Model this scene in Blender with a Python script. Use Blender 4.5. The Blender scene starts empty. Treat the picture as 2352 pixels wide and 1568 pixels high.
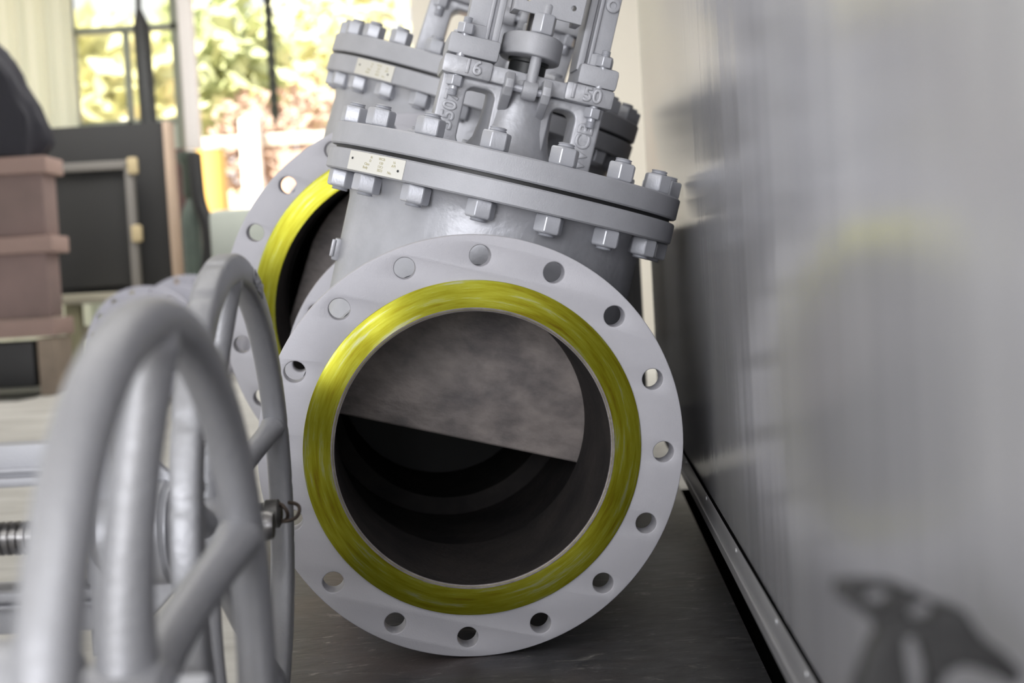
import bpy, bmesh, math, random
from mathutils import Vector, Matrix
random.seed(7)
PI = math.pi
R = math.radians
scene = bpy.context.scene
COL = scene.collection

# ------------------------------------------------------------------ camera frame
FPX = 3200.0
PITCH, ROLL = R(2.59), R(3.267)
CAMZ = .533
CF = Vector((0, math.cos(PITCH), -math.sin(PITCH)))
CU = Vector((0, math.sin(PITCH), math.cos(PITCH)))
CX = Vector((1, 0, 0))


def W(px, py, Y):
    """world point at distance Y on the sight line of a photo pixel"""
    dx, dy = px - 1176, py - 784
    c, s = math.cos(ROLL), math.sin(ROLL)
    u = c * dx - s * dy
    v = s * dx + c * dy
    d = CF * FPX + CX * u - CU * v
    d = d * (Y / d.y)
    return Vector((d.x, d.y, d.z + CAMZ))


# ------------------------------------------------------------------ materials
MATS = {}


def nt(name):
    m = bpy.data.materials.new(name)
    m.use_nodes = True
    n = m.node_tree.nodes
    l = m.node_tree.links
    return m, n, l, n['Principled BSDF']


def mat(name, col, rough=.5, metal=0., bump=0., bscale=60., var=0., vscale=8., spec=.5, coords='Object', stretch=(1, 1, 1), col2=None, coat=0.):
    if name in MATS:
        return MATS[name]
    m, n, l, p = nt(name)
    p.inputs['Base Color'].default_value = (*col, 1)
    p.inputs['Roughness'].default_value = rough
    p.inputs['Metallic'].default_value = metal
    p.inputs['Specular IOR Level'].default_value = spec
    p.inputs['Coat Weight'].default_value = coat
    tc = n.new('ShaderNodeTexCoord')
    mp = n.new('ShaderNodeMapping')
    mp.inputs['Scale'].default_value = stretch
    l.new(tc.outputs[coords], mp.inputs[0])
    if var or col2:
        t = n.new('ShaderNodeTexNoise')
        t.inputs['Scale'].default_value = vscale
        t.inputs['Detail'].default_value = 6
        t.inputs['Roughness'].default_value = .6
        l.new(mp.outputs[0], t.inputs['Vector'])
        r = n.new('ShaderNodeValToRGB')
        r.color_ramp.elements[0].position = .35
        r.color_ramp.elements[1].position = .68
        c2 = col2 if col2 else tuple(max(0, c * (1 - var)) for c in col)
        r.color_ramp.elements[0].color = (*c2, 1)
        r.color_ramp.elements[1].color = (*col, 1)
        l.new(t.outputs['Fac'], r.inputs[0])
        l.new(r.outputs[0], p.inputs['Base Color'])
    if bump:
        t = n.new('ShaderNodeTexNoise')
        t.inputs['Scale'].default_value = bscale
        t.inputs['Detail'].default_value = 5
        l.new(mp.outputs[0], t.inputs['Vector'])
        b = n.new('ShaderNodeBump')
        b.inputs['Strength'].default_value = bump
        b.inputs['Distance'].default_value = .002
        l.new(t.outputs['Fac'], b.inputs['Height'])
        l.new(b.outputs[0], p.inputs['Normal'])
    MATS[name] = m
    return m


SILVER = mat('silver_paint', (.42, .425, .455), .52, .15, .25, 420, .12, 14)
SILVER_FLAT = mat('silver_paint_flange', (.47, .465, .50), .55, .1, .18, 520, .06, 10)
CAST = mat('cast_silver_paint', (.44, .445, .475), .40, .3, .5, 70, .22, 9)
WHEELM = mat('wheel_paint', (.31, .312, .33), .42, .35, .35, 120, .1, 12)
NUTM = mat('nut_paint', (.48, .49, .53), .38, .35, .15, 300, .08, 20)
LAV = mat('light_silver_paint', (.46, .46, .53), .5, .25, .15, 300, .06, 9)
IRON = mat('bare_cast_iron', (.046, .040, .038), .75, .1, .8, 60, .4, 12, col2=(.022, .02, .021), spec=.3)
SLAB = mat('rough_cast_gate', (.37, .325, .305), .55, .15, 1., 38, .5, 11, col2=(.15, .135, .135), stretch=(1, 1, 1.6))
BLACK = mat('black_plastic', (.012, .012, .013), .5, 0, .1, 60)
DARKPAINT = mat('dark_painted_steel', (.03, .031, .032), .45, .3, .3, 60)
TAGM = mat('tag_aluminium', (.74, .73, .68), .32, .6, .1, 60)
INK = mat('tag_print', (.42, .38, .2), .6)
STEEL = mat('bare_steel', (.35, .34, .34), .3, .9, .3, 90, .3, 20)


def yellow_mat(name, steel=(.34, .35, .28)):
    m, n, l, p = nt(name)
    tc = n.new('ShaderNodeTexCoord')
    sp = n.new('ShaderNodeSeparateXYZ')
    l.new(tc.outputs['Object'], sp.inputs[0])

    def mth(op, a, b=None):
        k = n.new('ShaderNodeMath')
        k.operation = op
        for i, v in enumerate((a, b)):
            if v is None:
                continue
            if isinstance(v, (int, float)):
                k.inputs[i].default_value = v
            else:
                l.new(v, k.inputs[i])
        return k.outputs[0]
    x2 = mth('MULTIPLY', sp.outputs[0], sp.outputs[0])
    z2 = mth('MULTIPLY', sp.outputs[2], sp.outputs[2])
    rad = mth('SQRT', mth('ADD', x2, z2))
    ang = mth('ARCTAN2', sp.outputs[0], sp.outputs[2])
    # direction unit vector stretched: streaks run round the ring
    cx = n.new('ShaderNodeCombineXYZ')
    l.new(mth('MULTIPLY', rad, 95.), cx.inputs[0])
    l.new(mth('MULTIPLY', mth('SINE', ang), 1.6), cx.inputs[1])
    l.new(mth('MULTIPLY', mth('COSINE', ang), 1.6), cx.inputs[2])
    t = n.new('ShaderNodeTexNoise')
    t.inputs['Scale'].default_value = 1.3
    t.inputs['Detail'].default_value = 7
    t.inputs['Roughness'].default_value = .65
    l.new(cx.outputs[0], t.inputs['Vector'])
    r = n.new('ShaderNodeValToRGB')
    e = r.color_ramp.elements
    e[0].position = .28
    e[0].color = (.16, .105, .003, 1)
    e[1].position = .74
    e[1].color = (*steel, 1)
    k = e.new(.42)
    k.color = (.225, .21, .004, 1)
    k = e.new(.56)
    k.color = (.28, .28, .02, 1)
    l.new(t.outputs['Fac'], r.inputs[0])
    l.new(r.outputs[0], p.inputs['Base Color'])
    # fine turning grooves
    c2 = n.new('ShaderNodeCombineXYZ')
    l.new(mth('MULTIPLY', rad, 1400.), c2.inputs[0])
    t2 = n.new('ShaderNodeTexNoise')
    t2.inputs['Scale'].default_value = 1.
    l.new(c2.outputs[0], t2.inputs['Vector'])
    b = n.new('ShaderNodeBump')
    b.inputs['Strength'].default_value = .12
    b.inputs['Distance'].default_value = .0006
    l.new(t2.outputs['Fac'], b.inputs['Height'])
    l.new(b.outputs[0], p.inputs['Normal'])
    p.inputs['Metallic'].default_value = .75
    p.inputs['Roughness'].default_value = .30
    p.inputs['Anisotropic'].default_value = .9
    p.inputs['Anisotropic Rotation'].default_value = .25
    tg = n.new('ShaderNodeTangent')
    tg.direction_type = 'RADIAL'
    tg.axis = 'Y'
    l.new(tg.outputs[0], p.inputs['Tangent'])
    return m


YEL = yellow_mat('yellow_lacquered_steel')


# ------------------------------------------------------------------ mesh helpers
def link(name, me, material, parent=None, smooth=None, loc=None, M=None):
    o = bpy.data.objects.new(name, me)
    COL.objects.link(o)
    if material is not None:
        me.materials.clear()
        me.materials.append(material)
    if parent is not None:
        o.parent = parent
    if smooth is not None:
        shade(me, smooth)
    if M is not None:
        o.matrix_local = M
    if loc is not None:
        o.location = loc
    return o


def shade(me, ang=40):
    bm = bmesh.new()
    bm.from_mesh(me)
    a = R(ang)
    for f in bm.faces:
        f.smooth = True
    for e in bm.edges:
        if len(e.link_faces) == 2:
            e.smooth = e.calc_face_angle(0) < a
        else:
            e.smooth = False
    bm.to_mesh(me)
    bm.free()


def bm_mesh(bm, name='m', ang=27):
    bmesh.ops.recalc_face_normals(bm, faces=bm.faces)
    me = bpy.data.meshes.new(name)
    bm.to_mesh(me)
    bm.free()
    shade(me, ang)
    return me


def add_box(bm, c, s, bevel=0., rot=None, seg=2):
    r = bmesh.ops.create_cube(bm, size=1)
    vs = r['verts']
    M = Matrix.Translation(Vector(c)) @ (rot.to_4x4() if rot else Matrix()) @ Matrix.Diagonal((*s, 1))
    bmesh.ops.transform(bm, matrix=M, verts=vs)
    if bevel:
        es = list({e for v in vs for e in v.link_edges})
        bmesh.ops.bevel(bm, geom=es, offset=bevel, segments=seg, affect='EDGES', profile=.6)
    return vs


def box(c, s, bevel=0., rot=None):
    bm = bmesh.new()
    add_box(bm, c, s, bevel, rot)
    return bm_mesh(bm, ang=27)


AX = {'Z': Matrix(), 'Y': Matrix(((1, 0, 0, 0), (0, 0, 1, 0), (0, -1, 0, 0), (0, 0, 0, 1))),
      'X': Matrix(((0, 0, 1, 0), (0, 1, 0, 0), (-1, 0, 0, 0), (0, 0, 0, 1)))}
# 'Y': local z -> +y ; 'X': local z -> +x


def add_lathe(bm, prof, n=64, M=None, close=False, caps=True):
    """prof: list of (r, h); turned about z"""
    rings = []
    for r, h in prof:
        rings.append([bm.verts.new((r * math.cos(2 * PI * i / n), r * math.sin(2 * PI * i / n), h)) for i in range(n)])
    P = list(zip(rings, rings[1:]))
    if close:
        P.append((rings[-1], rings[0]))
    for a, b in P:
        for i in range(n):
            j = (i + 1) % n
            bm.faces.new((a[i], a[j], b[j], b[i]))
    if caps and not close:
        bm.faces.new(rings[0][::-1])
        bm.faces.new(rings[-1])
    vs = [v for r in rings for v in r]
    if M is not None:
        bmesh.ops.transform(bm, matrix=M, verts=vs)
    return vs


def lathe(prof, n=64, M=None, close=False, caps=True, ang=35):
    bm = bmesh.new()
    add_lathe(bm, prof, n, M, close, caps)
    return bm_mesh(bm, ang=ang)


def T(x, y, z):
    return Matrix.Translation((x, y, z))


def curve_to_mesh(cu, M=None, ang=35):
    o = bpy.data.objects.new('tmp', cu)
    COL.objects.link(o)
    dg = bpy.context.evaluated_depsgraph_get()
    me = bpy.data.meshes.new_from_object(o.evaluated_get(dg))
    bpy.data.objects.remove(o)
    if M is not None:
        me.transform(M)
    bm = bmesh.new()
    bm.from_mesh(me)
    bmesh.ops.remove_doubles(bm, verts=bm.verts, dist=1e-6)
    bm.to_mesh(me)
    bm.free()
    shade(me, ang)
    return me


def plate2d(loops, thick, bevel=0., M=None, bres=1, ang=20):
    """loops of (x,y) -> filled plate with holes, centred on z=0, thickness thick"""
    cu = bpy.data.curves.new('c', 'CURVE')
    cu.dimensions = '2D'
    cu.fill_mode = 'BOTH'
    for lp in loops:
        s = cu.splines.new('POLY')
        s.points.add(len(lp) - 1)
        for p, (x, y) in zip(s.points, lp):
            p.co = (x, y, 0, 1)
        s.use_cyclic_u = True
    cu.extrude = thick / 2 - bevel
    cu.bevel_depth = bevel
    cu.bevel_resolution = bres
    cu.offset = -bevel
    return curve_to_mesh(cu, M, ang)


def circ(cx, cy, r, n=48, ph=0.):
    return [(cx + r * math.cos(ph + 2 * PI * i / n), cy + r * math.sin(ph + 2 * PI * i / n)) for i in range(n)]


def rrect(x0, y0, x1, y1, r, n=5):
    out = []
    for cx, cy, a in ((x1 - r, y1 - r, 0), (x0 + r, y1 - r, 90), (x0 + r, y0 + r, 180), (x1 - r, y0 + r, 270)):
        for i in range(n + 1):
            t = R(a + 90 * i / n)
            out.append((cx + r * math.cos(t), cy + r * math.sin(t)))
    return out


def tube(pts, rad, res=6, taper=None, ang=50, smooth_path=False):
    cu = bpy.data.curves.new('c', 'CURVE')
    cu.dimensions = '3D'
    cu.bevel_depth = rad
    cu.bevel_resolution = res
    cu.use_fill_caps = True
    if smooth_path:
        s = cu.splines.new('NURBS')
        s.points.add(len(pts) - 1)
        s.use_endpoint_u = True
        s.order_u = 3
        s.resolution_u = 6
    else:
        s = cu.splines.new('POLY')
        s.points.add(len(pts) - 1)
    for i, (p, q) in enumerate(zip(s.points, pts)):
        p.co = (*q, 1)
        p.radius = taper[i] if taper else 1
    return curve_to_mesh(cu, None, ang)


def text_mesh(body, size, ext, M, bevel=.0006, align='CENTER', font_off=0.):
    cu = bpy.data.curves.new('t', 'FONT')
    cu.body = body
    cu.size = size
    cu.extrude = ext
    cu.bevel_depth = bevel
    cu.bevel_resolution = 2
    cu.align_x = align
    cu.align_y = 'CENTER'
    cu.offset = font_off
    return curve_to_mesh(cu, M, 40)


def join(*mes):
    bm = bmesh.new()
    for me in mes:
        bm.from_mesh(me)
    out = bpy.data.meshes.new('j')
    bm.to_mesh(out)
    bm.free()
    for me in mes:
        bpy.data.meshes.remove(me)
    return out


def thing(name, label, cat, M=None, group=None):
    o = bpy.data.objects.new(name, None)
    o.empty_display_size = .05
    COL.objects.link(o)
    if M is not None:
        o.matrix_world = M
    return tag(o, label, cat, group)


def tag(o, label, cat, group=None, kind=None):
    if label:
        o['label'] = label
    if cat:
        o['category'] = cat
    if group:
        o['group'] = group
    if kind:
        o['kind'] = kind
    return o


def struct(o):
    o['kind'] = 'structure'
    return o


# shared fasteners (axis z, base at 0)
def nut_mesh(rc, h, ph=0.):
    bm = bmesh.new()
    add_lathe(bm, [(rc * .90, 0), (rc, h * .09), (rc, h * .91), (rc * .90, h)], 6, Matrix.Rotation(ph, 4, 'Z'))
    es = [e for e in bm.edges]
    bmesh.ops.bevel(bm, geom=es, offset=rc * .05, segments=1, affect='EDGES')
    return bm_mesh(bm, ang=20)


def stud_mesh(r, z0, z1, thr=.012):
    """smooth shank with threaded ends"""
    prof = []
    p = r * .28
    z = z0
    prof.append((r * .8, z0))
    k = int(thr / p)
    for i in range(k):
        prof += [(r, z + p * .35), (r * .88, z + p * .85)]
        z += p
    prof.append((r * .95, z))
    z = z1 - k * p
    prof.append((r * .95, z))
    for i in range(k):
        prof += [(r * .88, z + p * .15), (r, z + p * .65)]
        z += p
    prof.append((r * .8, z1))
    return lathe(prof, 16, ang=20)


# ------------------------------------------------------------------ gate valve
def gate_valve(label, M, d, group=None, front=True, letters=True, cat='valve', mats=None, ends=True, arm_top=1.0, extra_tag='nameplate', wheel=None):
    """local axes: x across, y along the pipe (front face at 0), z along the stem"""
    root = thing('gate_valve', label, cat, M, group)
    FL = mats.get('flange', SILVER_FLAT) if mats else SILVER_FLAT
    BO = mats.get('body', CAST) if mats else CAST
    BN = mats.get('bonnet', SILVER) if mats else SILVER
    Rf, BC, nh, hr, RF, bore, th, L = d['Rf'], d['BC'], d['nh'], d['hr'], d['RF'], d['bore'], d['th'], d['L']
    yc = L / 2
    # pipe flanges with real bolt holes
    for side in (0, 1):
        holes = [circ(BC * math.sin(a), BC * math.cos(a), hr, 28) for a in [(i + .5) * 2 * PI / nh + d.get('phase', 0) + side * .07 for i in range(nh)]]
        # plate in xy -> rotate so plate normal is y:  (x, y)->(x, z)
        Mx = Matrix(((1, 0, 0, 0), (0, 0, 1, 0), (0, 1, 0, 0), (0, 0, 0, 1)))
        y0 = th / 2 + .002 if side == 0 else L - th / 2 - .002
        me = plate2d([circ(0, 0, Rf, 160), circ(0, 0, bore + .012, 96)] + holes, th - .002, .0022, T(0, y0, 0) @ Mx, 2)
        fo = link('flange', me, FL, root)
        rf = lathe([(bore, .004), (RF, .004), (RF, 0), (RF - .0008, -.0004), (bore + .0012, -.0004), (bore, .0008)], 160,
                   (T(0, 0, 0) if side == 0 else T(0, L, 0) @ Matrix.Rotation(PI, 4, 'Z')) @ AX['Y'].copy(), close=True)
        r_o = link('raised_face', rf, YEL, fo)
        if side == 0:
            r_o['label'] = 'yellow lacquered machined sealing ring'
        if side == 0 and letters:
            bv = lathe([(bore - .001, .0006), (bore + .0022, -.0007), (bore + .0042, -.0007), (bore + .0042, .001), (bore - .001, .003)], 160, AX['Y'].copy(), close=True)
            link('bore_chamfer', bv, mat('worn_edge', (.26, .235, .23), .5, .5, .3, 200, .3, 40), fo)
    # body: horizontal shell
    ro = bore + .042
    rb = d['rbody']
    ya, yb = th, L - th
    out = [(Rf * .93 * 1.0 if False else ro + .02, ya - .004), (ro + .010, ya + .012), (ro, ya + .03), (ro, yc - rb * .95), (rb * 1.0, yc - rb * .6),
           (rb * 1.04, yc), (rb * 1.0, yc + rb * .6), (ro, yc + rb * .95), (ro, yb - .03), (ro + .010, yb - .012), (ro + .02, yb + .004)]
    cav0, cav1 = d['gate_y'], L - d['gate_y']
    inn = [(bore + .003, L - .0035), (bore, L - .0036), (bore, cav1), (rb * .93, cav1 - .0), (rb * .93, cav0), (bore, cav0), (bore, .001), (bore + .012, ya - .004)]
    bo = link('body', lathe(out, 96, AX['Y'].copy(), caps=False, ang=50), BO, root)
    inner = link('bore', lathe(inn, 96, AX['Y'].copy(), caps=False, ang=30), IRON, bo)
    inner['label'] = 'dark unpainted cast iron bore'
    # body: upright neck that rises from the shell to the joint
    bm = bmesh.new()
    n = 96
    rings = []
    ztop = d['h0'] + .004
    for k in range(9):
        f = k / 8
        ring = []
        for i in range(n):
            a = 2 * PI * i / n
            x, y = rb * math.cos(a), rb * math.sin(a)
            zb = math.sqrt(max(0, (rb * .985) ** 2 - x * x))
            zb = min(zb, rb * .97)
            z = zb + (ztop - zb) * f
            fl = 1 + .035 * max(0, (z - (ztop - .03)) / .03) ** 2
            ring.append(bm.verts.new((x * fl, yc + y * fl, z)))
        rings.append(ring)
    for a, b in zip(rings, rings[1:]):
        for i in range(n):
            j = (i + 1) % n
            bm.faces.new((a[i], a[j], b[j], b[i]))
    link('body_neck', bm_mesh(bm, ang=60), BO, bo)
    if letters:
        # small cast square boss on the left shoulder of the body
        bm = bmesh.new()
        add_box(bm, (-rb - .002, yc - .02, .215), (.012, .03, .036), .003)
        add_box(bm, (-rb - .009, yc - .036, .2165), (.006, .010, .028), .002)
        link('cast_pad', bm_mesh(bm), BO, bo)
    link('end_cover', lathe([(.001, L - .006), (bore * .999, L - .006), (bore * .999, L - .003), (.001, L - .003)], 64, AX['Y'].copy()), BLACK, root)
    # gate seen in the bore
    g = d['gate_z']
    gm = plate2d([[(-rb * .86, g), (rb * .86, g)] + [(rb * .86 * math.cos(t), rb * .9 * math.sin(t) + .02) for t in [R(8 + 164 * i / 24) for i in range(25)]]],
                 .05, .006, T(0, cav0 + .034, 0) @ Matrix(((1, 0, 0, 0), (0, 0, 1, 0), (0, 1, 0, 0), (0, 0, 0, 1))), 2)
    go = link('gate', gm, SLAB, root)
    go['label'] = 'rough brown-grey gate plate half closing the bore'
    # joint flanges
    rbn, h0, h1, h2, h3 = d['rb'], d['h0'], d['h1'], d['h2'], d['h3']

    def disc(a, b, ch=.0025):
        return [(rbn - ch, a), (rbn, a + ch), (rbn, b - ch), (rbn - ch, b)]
    lo = link('body_flange', lathe([(rb * .5, h0)] + disc(h0, h1) + [(rb * .5, h1)], 160, T(0, yc, 0), caps=False), BN, root)
    up = link('bonnet_flange', lathe([(.01, h2)] + disc(h2, h3) + [(.01, h3)], 160, T(0, yc, 0)), BN, root)
    link('gasket', lathe([(rbn - .010, h1 - .001), (rbn - .010, h2 + .001)], 96, T(0, yc, 0)), BLACK, root)
    nb, rbc, nr = d['nb'], d['rbc'], d['nut']
    nm = nut_mesh(nr, nr * 1.22, R(8))
    nm.materials.append(NUTM)
    sm = stud_mesh(nr * .58, h0 - nr * 1.22 - nr * .22, h3 + nr * 1.22 + nr * .3, nr * 1.2)
    sm.materials.append(NUTM)
    for i in range(nb):
        a = (i + .5) * 2 * PI / nb
        s = bpy.data.objects.new('stud_bolt', sm)
        COL.objects.link(s)
        s.parent = root
        s.location = (rbc * math.sin(a), yc - rbc * math.cos(a), 0)
        s.rotation_euler = (0, 0, a * .35 + random.uniform(-.12, .12))
        for z in (h3, h0 - nr * 1.22):
            q = bpy.data.objects.new('nut', nm)
            COL.objects.link(q)
            q.parent = s
            q.location = (0, 0, z)
    # nameplate riveted on the body flange rim
    if extra_tag:
        t0, t1 = d.get('tag', (R(-60.5), R(-36)))
        za, zb = h0 + .0015, h1 - .0015
        bm = bmesh.new()
        rr = rbn + .0014
        gr = []
        for k in range(13):
            a = t0 + (t1 - t0) * k / 12
            gr.append([bm.verts.new(((r_) * math.sin(a), yc - (r_) * math.cos(a), z)) for r_, z in ((rbn - .001, za), (rr, za + .0008), (rr, zb - .0008), (rbn - .001, zb))])
        for a, b in zip(gr, gr[1:]):
            for i in range(3):
                bm.faces.new((a[i], b[i], b[i + 1], a[i + 1]))
        bm.faces.new(gr[0])
        bm.faces.new(gr[-1][::-1])
        npl = link('nameplate', bm_mesh(bm), TAGM, root)
        npl['label'] = 'pale metal nameplate'
        for a in (t0 + .035, t1 - .035):
            rm = lathe([(.002, 0), (.0018, .0008), (.0008, .0012)], 10, T(rr * math.sin(a), yc - rr * math.cos(a), (za + zb) / 2 + (.003 if a < (t0 + t1) / 2 else -.003)) @ Matrix.Rotation(a, 4, 'Z') @ Matrix.Rotation(PI / 2, 4, 'X'))
            link('rivet', rm, DARKPAINT, npl)
        rows = [(.46, .80, 'N'), (.45, .62, 'D'), (.40, .44, 'Class'), (.38, .26, 'Body'), (.64, .80, 'WCB'), (.64, .60, '150'), (.64, .42, '13Cr'), (.64, .24, '2023'),
                (.84, .76, '16'), (.84, .58, 'API'), (.80, .22, 'No.')]
        parts = []
        for fx, fz, s in rows:
            a = t0 + (t1 - t0) * fx
            z = za + (zb - za) * fz
            Mt = T((rr + .0001) * math.sin(a), yc - (rr + .0001) * math.cos(a), z) @ Matrix.Rotation(a, 4, 'Z') @ Matrix.Rotation(PI / 2, 4, 'X')
            parts.append(text_mesh(s, .0056, .0001, Mt, 0))
        link('nameplate_print', join(*parts), INK, npl)
    # ---- bonnet and yoke; measures of the large front valve, scaled by k above h3
    k = d.get('k', 1.)

    def Z(z):
        return h3 + (z - .4166) * k
    K = T(0, yc, h3) @ Matrix.Diagonal((k, k, k, 1)) @ T(0, -.405, -.4166)

    def P(name, me, m, parent=root, lab=None):
        me.transform(K)
        o = link(name, me, m, parent)
        if lab:
            o['label'] = lab
        return o
    MX = Matrix(((1, 0, 0, 0), (0, 0, 1, 0), (0, 1, 0, 0), (0, 0, 0, 1)))   # plate normal to y
    bonnet = P('bonnet', lathe([(.10, .414), (.088, .4185), (.074, .428), (.064, .445), (.059, .47), (.057, .50), (.058, .545), (.05, .556), (.03, .558)], 64, T(-.004, .405, 0), ang=60), BO)
    web = plate2d([[(-.141, .415), (-.1385, .532), (.13, .532), (.128, .415)], rrect(-.0965, .424, -.05, .519, .014), rrect(.045, .424, .086, .517, .014)],
                  .085, .004, T(0, .403, 0) @ MX, 2)
    P('web', web, BO, bonnet)
    # yoke seat flange: two end blocks joined by thinner bars
    bm = bmesh.new()
    add_box(bm, (-.1035, .405, .5455), (.081, .13, .0305), .006)
    add_box(bm, (.0985, .405, .547), (.081, .13, .0305), .006)
    add_box(bm, (0, .405, .5455), (.17, .112, .027), .004)
    P('yoke_seat', bm_mesh(bm), BO, bonnet)
    if letters:
        fy = .3392
        F = Matrix.Rotation(PI / 2, 4, 'X')
        for s, x, z, sz, rt in (('16', -.096, .546, .031, 0), ('1', .071, .5475, .031, 0), ('50', .1025, .547, .031, 0),):
            P('raised_number', text_mesh(s, sz, .0012, T(x, fy, z) @ F, .0012), BO, bonnet)
        for s, x, z, sz in (('WCB', .1075, .465, .034), ('5507', -.117, .474, .031)):
            P('raised_lettering', text_mesh(s, sz, .0012, T(x, .3602, z) @ F @ Matrix.Rotation(PI / 2 - .03, 4, 'Z'), .0012), BO, bonnet)
    # yoke: two feet and two arms, one casting
    bm = bmesh.new()
    for sx, cx in ((-1, -.1), (1, .1065)):
        w = .084 if sx < 0 else .066
        add_box(bm, (cx, .405, .5795), (w, .122, .034), .007)
        ax = -.0905 if sx < 0 else .098
        zt = arm_top
        add_box(bm, (ax - sx * .0, .405, (.585 + zt) / 2), (.056 if sx < 0 else .048, .052, zt - .585), .006)
        add_box(bm, (ax - sx * .022, .405, (.585 + zt) / 2), (.012, .078, zt - .585), .004)
        add_box(bm, (ax - sx * .008, .405, (.585 + zt) / 2), (.007, .066, zt - .585), .003)
        add_box(bm, (ax + sx * .012, .405, .605), (.04, .07, .03), .008)
    add_box(bm, (.003, .405, arm_top), (.25, .09, .04), .012)
    yk = P('yoke', bm_mesh(bm), BN)
    # yoke bolts
    nm2 = nut_mesh(.0145, .017, R(12))
    sm2 = stud_mesh(.0075, .497, .6235, .012)
    for (x, lo_z, hi_z) in ((-.1185, 0, 0), (.111, .0, .0)):
        for y in (.352, .458):
            st = bpy.data.objects.new('yoke_bolt', sm2.copy())
            st.data.materials.append(NUTM)
            COL.objects.link(st)
            st.parent = root
            st.data.transform(K @ T(x, y, 0))
            for z in (.5965, .5125):
                q = bpy.data.objects.new('nut', nm2.copy())
                q.data.materials.append(NUTM)
                q.data.transform(K @ T(x, y, z))
                COL.objects.link(q)
                q.parent = st
    # stem, gland follower, gland flange
    P('stem', lathe([(.0165, .55), (.0165, arm_top + .05 if wheel is None else wheel)], 24, T(-.004, .405, 0)), STEEL)
    P('gland', lathe([(.031, .55), (.031, .578), (.034, .58), (.034, .59)], 40, T(-.004, .405, 0)), DARKPAINT)
    ov = []
    for i in range(48):
        a = 2 * PI * i / 48
        cx, cy = math.cos(a), math.sin(a)
        ov.append((-.004 + .05 * math.copysign(abs(cx) ** .8, cx), .405 + .092 * math.copysign(abs(cy) ** 1.15, cy)))
    P('gland_flange', plate2d([ov], .036, .004, T(0, 0, .603), 2), BN)
    for sy in (-1, 1):
        y = .405 + sy * .072
        eb = join(lathe([(.009, .535), (.009, .64), (.0095, .667), (.008, .67)], 20, T(0, y, 0)),
                  lathe([(.006, -.0125), (.0145, -.0115), (.0155, -.006), (.0155, .006), (.0145, .0115), (.006, .0125)], 24, T(0, y, .531) @ AX['X']))
        e = P('eye_bolt', eb, BN)
        P('nut', nut_mesh(.0195, .031, R(15)), NUTM, e) if False else None
        q = nut_mesh(.0195, .032, R(14))
        q.transform(T(0, y, .6215))
        P('nut', q, NUTM, e)
        P('pin', lathe([(.006, -.032), (.006, .036)], 16, T(0, y, .531) @ AX['X']), NUTM, e)
        for sx in (-1, 1):
            x = -.004 + sx * .0305
            pr = [(0, .552), (-.040, .553), (-.048, .541), (-.050, .528), (-.044, .515), (-.018, .497), (0, .49)]
            pr = [(sy * -a_, b_) for a_, b_ in pr]
            yy = .405 + sy * .040
            me = plate2d([[(yy + q_[0], q_[1]) for q_ in pr]], .015, .003,
                         T(x, 0, 0) @ Matrix(((0, 0, 1, 0), (1, 0, 0, 0), (0, 1, 0, 0), (0, 0, 0, 1))), 2)
            P('lug', me, BO, bonnet)
    # indicator plate across the yoke
    if letters:
        ip = plate2d([[(-.0535, .650), (.058, .650), (.058, .76), (-.0535, .76)], circ(-.033, .671, .004, 16), circ(.041, .673, .004, 16)], .006, .0012, T(0, .33, 0) @ MX, 1)
        io = P('indicator_plate', ip, BN)
        ln = box((.003, .3272, .690), (.10, .0005, .0012))
        P('scribed_line', ln, DARKPAINT, io)
        for bx in (-.048, .052):
            P('bracket', box((bx, .36, .70), (.012, .055, .10), .002), BN, io)
        cb = lathe([(.0105, 0), (.0115, .001), (.0115, .006), (.0095, .007), (.006, .007), (.0055, .003), (.0, .003)][:6], 24, T(.108, .379, .700) @ Matrix.Rotation(PI / 2, 4, 'X'))
        P('boss', cb, BN, yk)
    return root


def pose(yaw, lean, rise, t):
    yaw, lean, rise = R(yaw), R(lean), R(rise)
    a = Vector((math.sin(yaw) * math.cos(rise), math.cos(yaw) * math.cos(rise), math.sin(rise)))
    r0 = Vector((math.cos(yaw), -math.sin(yaw), 0))
    u = r0.cross(a)
    s = u * math.cos(lean) + r0 * math.sin(lean)
    r = r0 * math.cos(lean) - u * math.sin(lean)
    M = Matrix((r, a, s)).transposed().to_4x4()
    M.translation = Vector(t) + Vector((0, 0, CAMZ))
    return M


D1 = dict(Rf=.2985, BC=.26995, nh=16, hr=.0148, RF=.2365, bore=.1945, th=.037, L=.81, rbody=.243, gate_y=.235, gate_z=-.028,
          rb=.2908, h0=.3422, h1=.3757, h2=.3816, h3=.4166, nb=16, rbc=.266, nut=.0225, phase=.00684, tag=(R(-61), R(-36.3)))
D2 = dict(Rf=.4065, BC=.37475, nh=20, hr=.0178, RF=.345, bore=.299, th=.047, L=.62, rbody=.318, gate_y=.20, gate_z=-.30,
          rb=.3525, h0=.4277, h1=.4645, h2=.4705, h3=.509, nb=24, rbc=.327, nut=.0235, k=1.25, tag=(R(-51), R(-33)))
valve1 = gate_valve('sharp silver gate valve whose yellow-ringed pipe flange fills the middle, marked 150 WCB', pose(-6.105, 15.727, 3.865, (-.06114, 1.93256, -.23492)), D1, arm_top=.95)
valve2 = gate_valve('larger silver gate valve standing directly behind the sharp front valve, yellow ring on its flange', pose(-2.319, 19.974, 4.448, (-.1826, 2.87227, -.05906)), D2, letters=False, arm_top=.84)


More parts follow.
